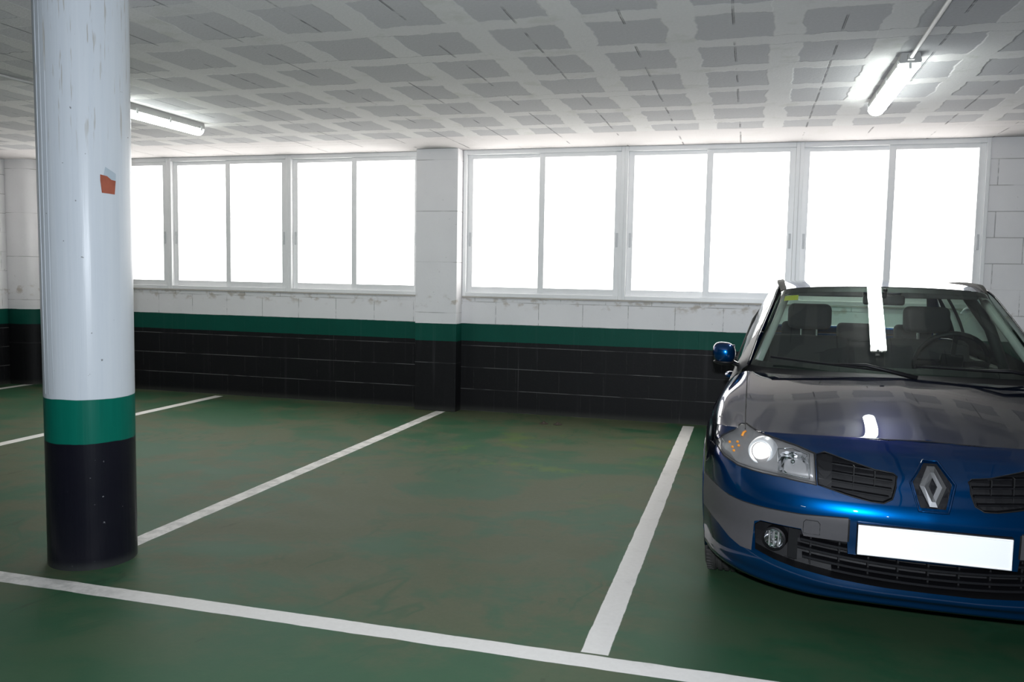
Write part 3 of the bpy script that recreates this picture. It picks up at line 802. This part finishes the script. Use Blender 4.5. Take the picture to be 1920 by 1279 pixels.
# --- panel gaps
def gap(pts, r=.0022, nm='panel_gap'):
    b = bmesh.new(); add_tube(b, pts, r, 5); return obj(nm, b, M_seam, CAR)
L = [(x, z) for x, z in SHUTX]
ln = resample([(-x, z) for x, z in L[::-1]]+L[1:], .03, False)
gap([(x, surf_y(x, z), z) for x, z in ln], .0030)
for s in sides:
    gap([(s*x, y, surf_z(x, y)) for x, y in resample([(.693, .335), (.700, .55), (.708, .90), (.716, 1.20)], .05, False)], .0028)
    gap([(s*x, surf_y(x, .700), .700) for x in np.linspace(.818, .846, 4)], .002)
    gap([(s*x, surf_y(x, z)-.0005, z) for x, z in resample([(.292, .526), (.461, .517), (.583, .518), (.69, .522), (.744, .529), (.801, .547), (.86, .56)], .03, False)], .0024)

# --- body sides
sY = [.46, .60, .83, 1.05, 1.35, 1.9, 2.6, 3.2, 3.46, 3.78]
side_rows = [
 [(.838, .462, .712), (.846, .60, .758), (.860, .83, .795), (.846, 1.05, .824), (.822, 1.35, .862), (.806, 1.9, .900), (.798, 2.6, .935), (.790, 3.2, .965), (.782, 3.46, .975), (.765, 3.80, .985)],
 [(.855, .458, .65), (.872, .60, .70), (.884, .83, .73), (.872, 1.05, .74), (.852, 1.35, .76), (.846, 1.9, .78), (.846, 2.6, .79), (.852, 3.2, .80), (.858, 3.46, .80), (.83, 3.84, .80)],
 [(.865, .455, .54), (.880, .60, .57), (.889, .83, .60), (.882, 1.05, .60), (.872, 1.35, .60), (.872, 1.9, .60), (.872, 2.6, .60), (.880, 3.2, .62), (.872, 3.46, .60), (.84, 3.86, .60)],
 [(.862, .455, .38), (.877, .60, .38), (.886, .83, .38), (.878, 1.05, .36), (.866, 1.35, .36), (.866, 1.9, .36), (.866, 2.6, .36), (.876, 3.2, .38), (.87, 3.46, .38), (.84, 3.86, .40)],
 [(.850, .460, .235), (.860, .60, .22), (.870, .83, .20), (.862, 1.05, .19), (.852, 1.35, .19), (.85, 1.9, .19), (.85, 2.6, .19), (.86, 3.2, .20), (.855, 3.46, .21), (.82, 3.86, .24)]]
SG = surf(np.array(side_rows), 40, 150)
WHEEL_Y = (.83, 3.455); WR = .312
def circ(cy, cz, r, n=40): return [(cy+r*math.cos(2*math.pi*k/n), cz+r*math.sin(2*math.pi*k/n)) for k in range(n)]
for s in sides:
    G = SG.copy(); G[..., 0] *= s
    b = grid_bm(G, flip=(s < 0))
    for cy in WHEEL_Y:
        poly = circ(cy, .30, .352, 36)
        for i in range(36):
            (y1, z1), (y2, z2) = poly[i-1], poly[i]; my, mz = (y1+y2)/2, (z1+z2)/2
            fs = [f for f in b.faces if math.hypot((c := f.calc_center_median()).y-my, c.z-mz) < .05]
            if fs: bmesh.ops.bisect_plane(b, geom=list({v for f in fs for v in f.verts})+list({e for f in fs for e in f.edges})+fs, dist=1e-5, plane_co=(0, my, mz), plane_no=(0, z2-z1, -(y2-y1)))
        dl = [f for f in b.faces if inpoly(f.calc_center_median().y, f.calc_center_median().z, poly)]
        bmesh.ops.delete(b, geom=dl, context='FACES')
    sd = obj('body_side', b, M_paint, CAR, smooth=True)
    SP = SG.reshape(-1, 3)
    def side_x(y, z): return float(SP[np.argmin((SP[:, 1]-y)**2+(SP[:, 2]-z)**2), 0])
    for cy in WHEEL_Y:
        pts = [(s*(side_x(y, z)-.002), y, z) for y, z in [(cy+.352*math.cos(a), .30+.352*math.sin(a)) for a in np.linspace(-.25, math.pi+.25, 30)] if z > .2]
        b = bmesh.new(); add_tube(b, pts, .007, 6); obj('arch_lip', b, M_paint, sd, smooth=True)
        b = bmesh.new()      # inner liner
        A = [(cy+.356*math.cos(a), .30+.356*math.sin(a)) for a in np.linspace(-.3, math.pi+.3, 24)]
        r0 = [b.verts.new((s*(side_x(*p)-.01), *p)) for p in A]; r1 = [b.verts.new((s*.58, *p)) for p in A]
        for i in range(23): b.faces.new((r0[i], r0[i+1], r1[i+1], r1[i]))
        b.faces.new(r1); obj('wheel_arch_liner', b, M_blk, sd)
    for yy in (1.42, 2.42, 3.30):
        pts = [(s*(side_x(yy, z)+.0005), yy, z) for z in np.linspace(.25 if yy < 3 else .66, .86, 14)]
        b = bmesh.new(); add_tube(b, pts, .0022, 5); obj('door_gap', b, M_seam, sd)
    b = bmesh.new(); pts = [(s*(side_x(y, .835)+.030-.03*abs((y-2.0)/.10)**4*.9), y, .835) for y in np.linspace(1.90, 2.10, 9)]
    add_tube(b, pts, .010, 8, flat=1.1); obj('door_handle', b, M_paint, sd, smooth=True)
    # roundish fuel-cap sized bright handle cup seen below the mirror
# underbody
obj('underbody', add_box(bmesh.new(), -.74, .74, .50, 3.95, .17, .30), M_blk, CAR)
obj('engine_bay', add_box(bmesh.new(), -.56, .56, .36, 1.2, .30, .70), M_blk, CAR)
# --- rear end
gR = np.array([0, .01, .03, .06, .10, .17, .26, .39])
xr = np.array([0, .2, .38, .52, .64, .74, .80, .84])
def rrow(y0, z, e, sc_=1.): 
    r = np.stack([xr*sc_, y0-gR, np.full(8, z)], 1); r[7] = e; return r
rear = np.array([rrow(4.16, .24, (.82, 3.86, .24)), rrow(4.21, .40, (.84, 3.86, .40)), rrow(4.22, .60, (.84, 3.86, .60)), rrow(4.18, .80, (.83, 3.84, .80)), rrow(4.15, .985, (.775, 3.80, .985), .93)])
RG = full(surf(rear, 24, 30))
obj('tailgate', grid_bm(RG, flip=True), M_paint, CAR, smooth=True)
# --- greenhouse
ws_b = np.array([(0, 1.12, .972), (.2, 1.128, .972), (.38, 1.155, .970), (.52, 1.19, .969), (.63, 1.235, .968), (.705, 1.29, .972)])
ws_t = np.array([(0, 1.80, 1.400), (.19, 1.81, 1.398), (.35, 1.835, 1.392), (.46, 1.87, 1.384), (.525, 1.905, 1.374), (.560, 1.955, 1.358)])
ws = []
for t_ in np.linspace(0, 1, 6):
    r = ws_b*(1-t_)+ws_t*t_; r[:, 2] += .004*4*t_*(1-t_); r[:, 1] -= .003*4*t_*(1-t_); ws.append(r)
WS = full(surf(np.array(ws), 30, 30))
wsh = obj('windscreen', grid_bm(WS), M_glass, CAR, smooth=True)
nV, nU = WS.shape[:2]
def strip_on(G, rows, cols, off=.002):
    P = G[rows[0]:rows[1], cols[0]:cols[1]].copy(); P[..., 1] -= off; P[..., 2] += off; return grid_bm(P)
# black printed border of the windscreen
b = bmesh.new()
def add_grid(b, P):
    V = [[b.verts.new(p) for p in r] for r in P]
    for i in range(len(V)-1):
        for j in range(len(V[0])-1): b.faces.new((V[i][j], V[i][j+1], V[i+1][j+1], V[i+1][j]))
FN = WS.copy(); FN[..., 1] += .003; FN[..., 2] -= .003
add_grid(b, FN[:3]); add_grid(b, FN[-3:]); add_grid(b, FN[2:-2, :3]); add_grid(b, FN[2:-2, -3:])
obj('windscreen_border', b, M_blk, wsh)
# roof
rf = []
for y, ze, zc, xe in ((None, 0, 0, 0), (2.15, 1.398, 1.422, .575), (2.5, 1.408, 1.434, .580), (2.9, 1.405, 1.436, .578), (3.3, 1.388, 1.420, .570), (3.62, 1.36, 1.392, .56)):
    if y is None: rf.append(ws_t); continue
    xs_ = np.array([0, .36, .62, .80, .92, 1.0])*xe
    dz = (ze-zc)*np.array([0, .06, .22, .42, .68, 1.0]); dy = np.array([0, .0, .01, .02, .03, .05])*max(0, (2.4-y))/.5
    rf.append(np.stack([xs_, y+dy, zc+dz], 1))
RF = full(surf(np.array(rf), 40, 30))
obj('roof', grid_bm(RF), M_paint, CAR, smooth=True)
# side glass and pillars
gb = [(.822, 1.35, .862), (.812, 1.6, .882), (.806, 1.9, .900), (.802, 2.3, .920), (.797, 2.7, .940), (.790, 3.2, .965), (.770, 3.70, .982), (.735, 4.0, .99)]
gt = [(.712, 1.285, .974), (.668, 1.50, 1.115), (.612, 1.74, 1.262), (.572, 2.02, 1.380), (.582, 2.50, 1.409), (.578, 3.0, 1.402), (.565, 3.50, 1.365), (.56, 3.62, 1.358)]
gb, gt = np.array(gb), np.array(gt); gh = []
for t_ in (0, .1, .22, .45, .7, .9, 1.0):
    r = gb*(1-t_)+gt*t_; r[:, 0] += .024*4*t_*(1-t_)*np.array([.25, .5, .9, 1, 1, 1, 1, .6]); gh.append(r)
GH = surf(np.array(gh), 31, 71)
for s in sides:
    G = GH.copy(); G[..., 0] *= s
    b = bmesh.new(); bg = [bmesh.new(), bmesh.new(), bmesh.new(), bmesh.new()]
    V = [[b.verts.new(p) for p in r] for r in G]
    faces = []
    def side_glass(i, j):
        v = i/30; u = j/70
        if not (.26 <= v <= .93): return -1
        if .17 < u < .535: return 0 if v < (u-.10)*5.5+.15 else -1
        if .56 < u < .80: return 1
        if .82 < u < .90: return 2 if v < .78 else -1
        return -1
    for i in range(30):
        for j in range(70):
            k = side_glass(i, j)
            if k < 0 and j < 24 and 3 < i < 28: k = 3
            q = (G[i, j], G[i, j+1], G[i+1, j+1], G[i+1, j])
            if k < 0:
                f = (V[i][j], V[i][j+1], V[i+1][j+1], V[i+1][j]); b.faces.new(f if s > 0 else f[::-1])
            else:
                f = [bg[k].verts.new(p) for p in q]; bg[k].faces.new(f if s > 0 else f[::-1])
    for v in [v for v in b.verts if not v.link_faces]: b.verts.remove(v)
    pf = obj('pillar_frame', b, M_paint, CAR, smooth=True)
    for q in bg:
        bmesh.ops.remove_doubles(q, verts=q.verts, dist=1e-5)
    for q in bg[:3]: obj('side_window', q, M_glass, CAR, smooth=True)
    obj('sail_panel', bg[3], M_blk, CAR, smooth=True)
    # dark rubber line between windscreen pillar and door
    b = bmesh.new(); pts = G[30, 0:32] ; add_tube(b, [(p[0]*1.004, p[1]-.004, p[2]+.004) for p in G[29, 0:34]], .0045, 6); obj('pillar_seal', b, M_blkgl, CAR, smooth=True)
    # roof trim strip
    R = []
    for y in np.linspace(1.97, 3.6, 26):
        j = RF[np.argmin(abs(RF[:, 29 if s > 0 else 29, 1]-y))]
        R.append(y)
    b = bmesh.new(); secs = []
    for i in range(0, 40):
        rr_ = RF[i]; P = rr_ if s > 0 else rr_[::-1]
        A_, B_ = P[-1], P[-6]
        hh = .004+.014*min(1, i/8)
        secs.append([b.verts.new(q) for q in ((A_[0], A_[1]-.004, A_[2]), (A_[0], A_[1]-.004, A_[2]+hh), (B_[0], B_[1]-.004, B_[2]+hh), (B_[0], B_[1]-.004, B_[2]))])
    for A_, B_ in zip(secs, secs[1:]):
        for k in range(4): b.faces.new((A_[k], A_[(k+1) % 4], B_[(k+1) % 4], B_[k]))
    b.faces.new(secs[0]); b.faces.new(secs[-1])
    obj('roof_trim', b, M_trim, CAR, recalc=True)
# rear window and its frame
rb = np.array([(0, 4.16, .985), (.2, 4.15, .985), (.38, 4.13, .985), (.52, 4.09, .985), (.63, 4.05, .985), (.735, 3.98, .99)])
rt = np.array([(0, 3.72, 1.375), (.19, 3.715, 1.373), (.35, 3.70, 1.368), (.46, 3.68, 1.362), (.52, 3.65, 1.360), (.56, 3.62, 1.358)])
rw = []
for t_ in np.linspace(0, 1, 5):
    r = rb*(1-t_)+rt*t_; r[:, 1] += .03*4*t_*(1-t_); rw.append(r)
RW = full(surf(np.array(rw), 21, 26)); bf = bmesh.new(); bgl = bmesh.new()
V = [[bf.verts.new(p) for p in r] for r in RW]; VV = {}
for i in range(20):
    for j in range(50):
        if 3 <= i < 17 and 6 <= j < 44:
            bgl.faces.new([bgl.verts.new(RW[a, c]) for a, c in ((i, j), (i+1, j), (i+1, j+1), (i, j+1))])
        else: bf.faces.new((V[i][j], V[i+1][j], V[i+1][j+1], V[i][j+1]))
for v in [v for v in bf.verts if not v.link_faces]: bf.verts.remove(v)
bmesh.ops.remove_doubles(bgl, verts=bgl.verts, dist=1e-5)
rfm = obj('tailgate_frame', bf, M_paint, CAR, smooth=True); thick(rfm, .02, 1)
obj('rear_window', bgl, M_glass, CAR, smooth=True)
# rear roof closing strip between roof and tailgate
b = bmesh.new(); ra = RF[-1]; rb_ = RW[-1]; n_ = min(len(ra), len(rb_))
ra2 = catmull(ra, 41); rb2 = catmull(rb_, 41); add_grid(b, [ra2, rb2]); obj('roof_spoiler', b, M_paint, CAR, smooth=True)
# cowl panel, wipers
cw0 = catmull(full(FG[-1:, :])[0], 41); cw1 = catmull(WS[0], 41)
mid = (cw0+cw1)/2; mid[:, 2] -= .012
b = bmesh.new(); add_grid(b, [cw0-np.array([0, .006, .004]), mid, cw1+np.array([0, 0, -.001])]); obj('cowl_panel', b, M_blk, CAR, smooth=True)
def ws_at(x, t_):      # point on the windscreen
    r = catmull(WS, 21)[int(round(t_*20))]; return r[np.argmin(abs(r[:, 0]-x))]
for xa, ta, xb, tb in ((-.60, .10, -.02, .0), (.08, .07, .60, .04)):
    w_ = empty('wiper', (0, 0, 0), 0, CAR)
    P0, P1 = ws_at(xa, ta), ws_at(xb, tb)
    pts = [ws_at(xa+(xb-xa)*f, 0)*(1-(ta+(tb-ta)*f)*0) for f in np.linspace(0, 1, 9)]
    pts = [(xa+(xb-xa)*f, p[1]+(ta+(tb-ta)*f)*.5-.018, p[2]+(ta+(tb-ta)*f)*.40+.014) for f, p in zip(np.linspace(0, 1, 9), pts)]
    b = bmesh.new(); add_tube(b, pts, .006, 6); obj('wiper_blade', b, M_blk, w_)
    b = bmesh.new(); q = pts[4]; add_tube(b, [q, ((q[0]+xb)/2+.02, q[1]-.02, q[2]+.006), (xb+.10, pts[-1][1]-.045, pts[-1][2]-.02)], [.006, .009, .012], 8); obj('wiper_arm', b, M_blk, w_, smooth=True)
# washer jet / badge dot on the bonnet corner
# --- door mirrors
for s in sides:
    mr = empty('door_mirror', (s*.842, 1.50, 1.012), s*math.radians(6), CAR)
    b = bmesh.new(); bmesh.ops.create_uvsphere(b, u_segments=28, v_segments=18, radius=1)
    for v in b.verts:
        p = v.co; sg = lambda a, e: math.copysign(abs(a)**e, a)
        x, y, z = sg(p.x, .72), p.y, sg(p.z, .75)
        y = y*.060 if y < 0 else y*.012
        v.co = Vector((x*.064+s*.012, y, z*.060+(x*s)*.004))
    obj('mirror_shell', b, M_paint, mr, smooth=True)
    b = bmesh.new(); bmesh.ops.create_uvsphere(b, u_segments=24, v_segments=12, radius=1)
    for v in b.verts: v.co = Vector((v.co.x*.060+s*.010, v.co.y*.040-.004, v.co.z*.018-.052))
    obj('mirror_base', b, M_blk, mr, smooth=True)
    obj('mirror_glass', add_box(bmesh.new(), s*.012-.056, s*.012+.056, .012, .016, -.046, .046, bev=.001), M_mirrorg, mr)
    b = bmesh.new(); add_tube(b, [(s*-.035, .0, -.052), (s*-.065, -.01, -.062), (s*-.10, -.015, -.07)], [.018, .016, .020], 10, flat=.8); obj('mirror_arm', b, M_blkgl, mr, smooth=True)
# --- wheels
def wheel(x, y, s):
    r = empty('wheel', (x, y, WR), 0, CAR); W2 = .1025
    b = bmesh.new()
    prof = [(.205, -W2+.012), (.24, -W2+.0), (.285, -W2+.004), (.302, -W2+.018), (.311, -W2+.034)]
    for gx in (-.045, -.015, .015, .045):
        prof += [(WR, gx-.006), (.304, gx-.004), (.304, gx+.004), (WR, gx+.006)]
    prof += [(.311, W2-.034), (.302, W2-.018), (.285, W2-.004), (.24, W2), (.205, W2-.012)]
    add_lathe(b, prof, 72, 'x', caps=False)
    for k in range(72):      # shoulder tread blocks
        a = 2*math.pi*k/72
        for q in (-1, 1):
            c = bmesh.ops.create_cube(b, size=1)['verts']
            for v in c:
                p = Vector((v.co.x*.030+q*.075, v.co.y*.016, v.co.z*.012+.306))
                v.co = Vector((p.x, p.y*math.cos(a)+p.z*math.sin(a), -p.y*math.sin(a)+p.z*math.cos(a)))
    obj('tyre', b, M_tyre, r, smooth=True, angle=30)
    b = bmesh.new(); add_lathe(b, [(.212, s*.070), (.205, s*.085), (.19, s*.060), (.18, s*-.06), (.212, s*-.07)], 40, 'x', caps=False)
    add_lathe(b, [(.03, s*.03), (.045, s*.075), (.03, s*.085), (0, s*.085)], 20, 'x')
    for k in range(5):
        a = 2*math.pi*k/5
        c = bmesh.ops.create_cube(b, size=1)['verts']
        for v in c:
            p = Vector((v.co.x*.03+s*.060, v.co.y*(.060-.02*(v.co.z+.5)), v.co.z*.165+.112))
            v.co = Vector((p.x, p.y*math.cos(a)+p.z*math.sin(a), -p.y*math.sin(a)+p.z*math.cos(a)))
    obj('rim', b, M_rim, r, smooth=True, angle=30)
    b = bmesh.new(); add_lathe(b, [(0, s*.02), (.14, s*.02), (.14, s*.0), (0, 0)], 32, 'x'); obj('brake_disc', b, M_rim, r, smooth=True, angle=30)
for s in sides:
    for cy in WHEEL_Y: wheel(s*.762, cy, s)
# --- cabin
obj('dashboard', obj and (lambda b: (add_box(b, -.68, .68, 1.22, 1.75, .62, .93, bev=.05, seg=4), b)[1])(bmesh.new()), M_int, CAR, smooth=True, angle=60)
obj('instrument_hood', add_box(bmesh.new(), .20, .55, 1.55, 1.80, .90, .965, bev=.025, seg=3), M_int, CAR, smooth=True, angle=60)
obj('cabin_floor', add_box(bmesh.new(), -.72, .72, 1.2, 4.05, .28, .36), M_int, CAR)
obj('door_lining', add_box(bmesh.new(), -.80, -.76, 1.35, 3.7, .36, .90, bev=.01), M_int, CAR)
obj('door_lining', add_box(bmesh.new(), .76, .80, 1.35, 3.7, .36, .90, bev=.01), M_int, CAR)
obj('parcel_shelf', add_box(bmesh.new(), -.70, .70, 3.45, 4.05, .86, .90, bev=.01), M_int, CAR)
def cushion(name, x0, x1, y0, y1, z0, z1, tilt, parent, bev=.05):
    b = bmesh.new(); add_box(b, x0, x1, y0, y1, z0, z1, bev=bev, seg=4)
    for v in b.verts: v.co.y += (v.co.z-z0)*tilt
    return obj(name, b, M_seat, parent, smooth=True, angle=60)
def seat(x, y, w_=.25):
    r = empty('front_seat', (x, y, 0), 0, CAR)
    cushion('seat_cushion', -w_, w_, -.27, .25, .42, .60, 0, r)
    cushion('backrest', -w_, w_, .18, .30, .55, 1.06, .34, r)
    cushion('headrest', -.14, .14, .37, .46, 1.10, 1.27, .25, r, .04)
    b = bmesh.new()
    add_tube(b, [(-.05, .38, 1.0), (-.05, .42, 1.14)], .007, 8); add_tube(b, [(.05, .38, 1.0), (.05, .42, 1.14)], .007, 8)
    obj('headrest_post', b, M_chrome, r)
seat(-.36, 2.22); seat(.36, 2.22)
bs = empty('rear_bench', (0, 3.05, 0), 0, CAR)
cushion('seat_cushion', -.66, .66, -.22, .26, .42, .58, 0, bs)
cushion('backrest', -.66, .66, .22, .34, .55, .98, .3, bs)
for x in (-.40, 0, .40): cushion('headrest', x-.13, x+.13, .36, .44, .97, 1.11, .2, bs, .035)
sw = empty('steering_wheel', (.37, 1.86, .985), 0, CAR); sw.rotation_euler = (math.radians(-62), 0, 0)
b = bmesh.new(); add_tube(b, [(.185*math.cos(a), .185*math.sin(a), 0) for a in np.linspace(0, 2*math.pi, 33)[:-1]], .014, 8, closed=True)
obj('wheel_rim', b, M_blk, sw, smooth=True)
b = bmesh.new(); add_box(b, -.06, .06, -.06, .05, -.03, .0, bev=.015); add_box(b, -.18, .18, -.015, .015, -.02, -.005); add_box(b, -.012, .012, -.18, 0, -.02, -.005)
obj('wheel_hub', b, M_blk, sw, smooth=True, angle=40)
obj('interior_mirror', add_box(bmesh.new(), -.11, .11, 1.80, 1.83, 1.295, 1.355, bev=.014, seg=3), M_blk, CAR, smooth=True, angle=50)
b = bmesh.new(); add_tube(b, [(0, 1.80, 1.34), (0, 1.765, 1.385)], .012, 8); obj('mirror_stem', b, M_blk, CAR, smooth=True)
for s in sides:
    obj('sun_visor', add_box(bmesh.new(), min(s*.10, s*.50), max(s*.10, s*.50), 1.90, 1.92, 1.335, 1.378, bev=.008), M_int, CAR)
    # cloth covered inner pillar
    b = bmesh.new(); add_tube(b, [(s*.665, 1.33, .985), (s*.60, 1.58, 1.14), (s*.53, 1.90, 1.32)], .022, 8); obj('pillar_trim', b, M_lint, CAR, smooth=True)
    b = bmesh.new(); add_tube(b, [(s*.79, 2.45, .88), (s*.70, 2.52, 1.15), (s*.56, 2.6, 1.375)], .035, 8); obj('centre_pillar', b, M_int, CAR, smooth=True)
hd = RF.copy(); hd[..., 2] -= .03; hd[..., 0] *= .95; obj('headlining', grid_bm(hd[1:]), M_lint, CAR, smooth=True)
# sticker inside the top corner of the windscreen
b = bmesh.new(); P = WS[24:27, 6:13].copy(); P[..., 1] += .001; P[..., 2] -= .001; add_grid(b, P); st = obj('windscreen_sticker', b, M_yel, wsh)
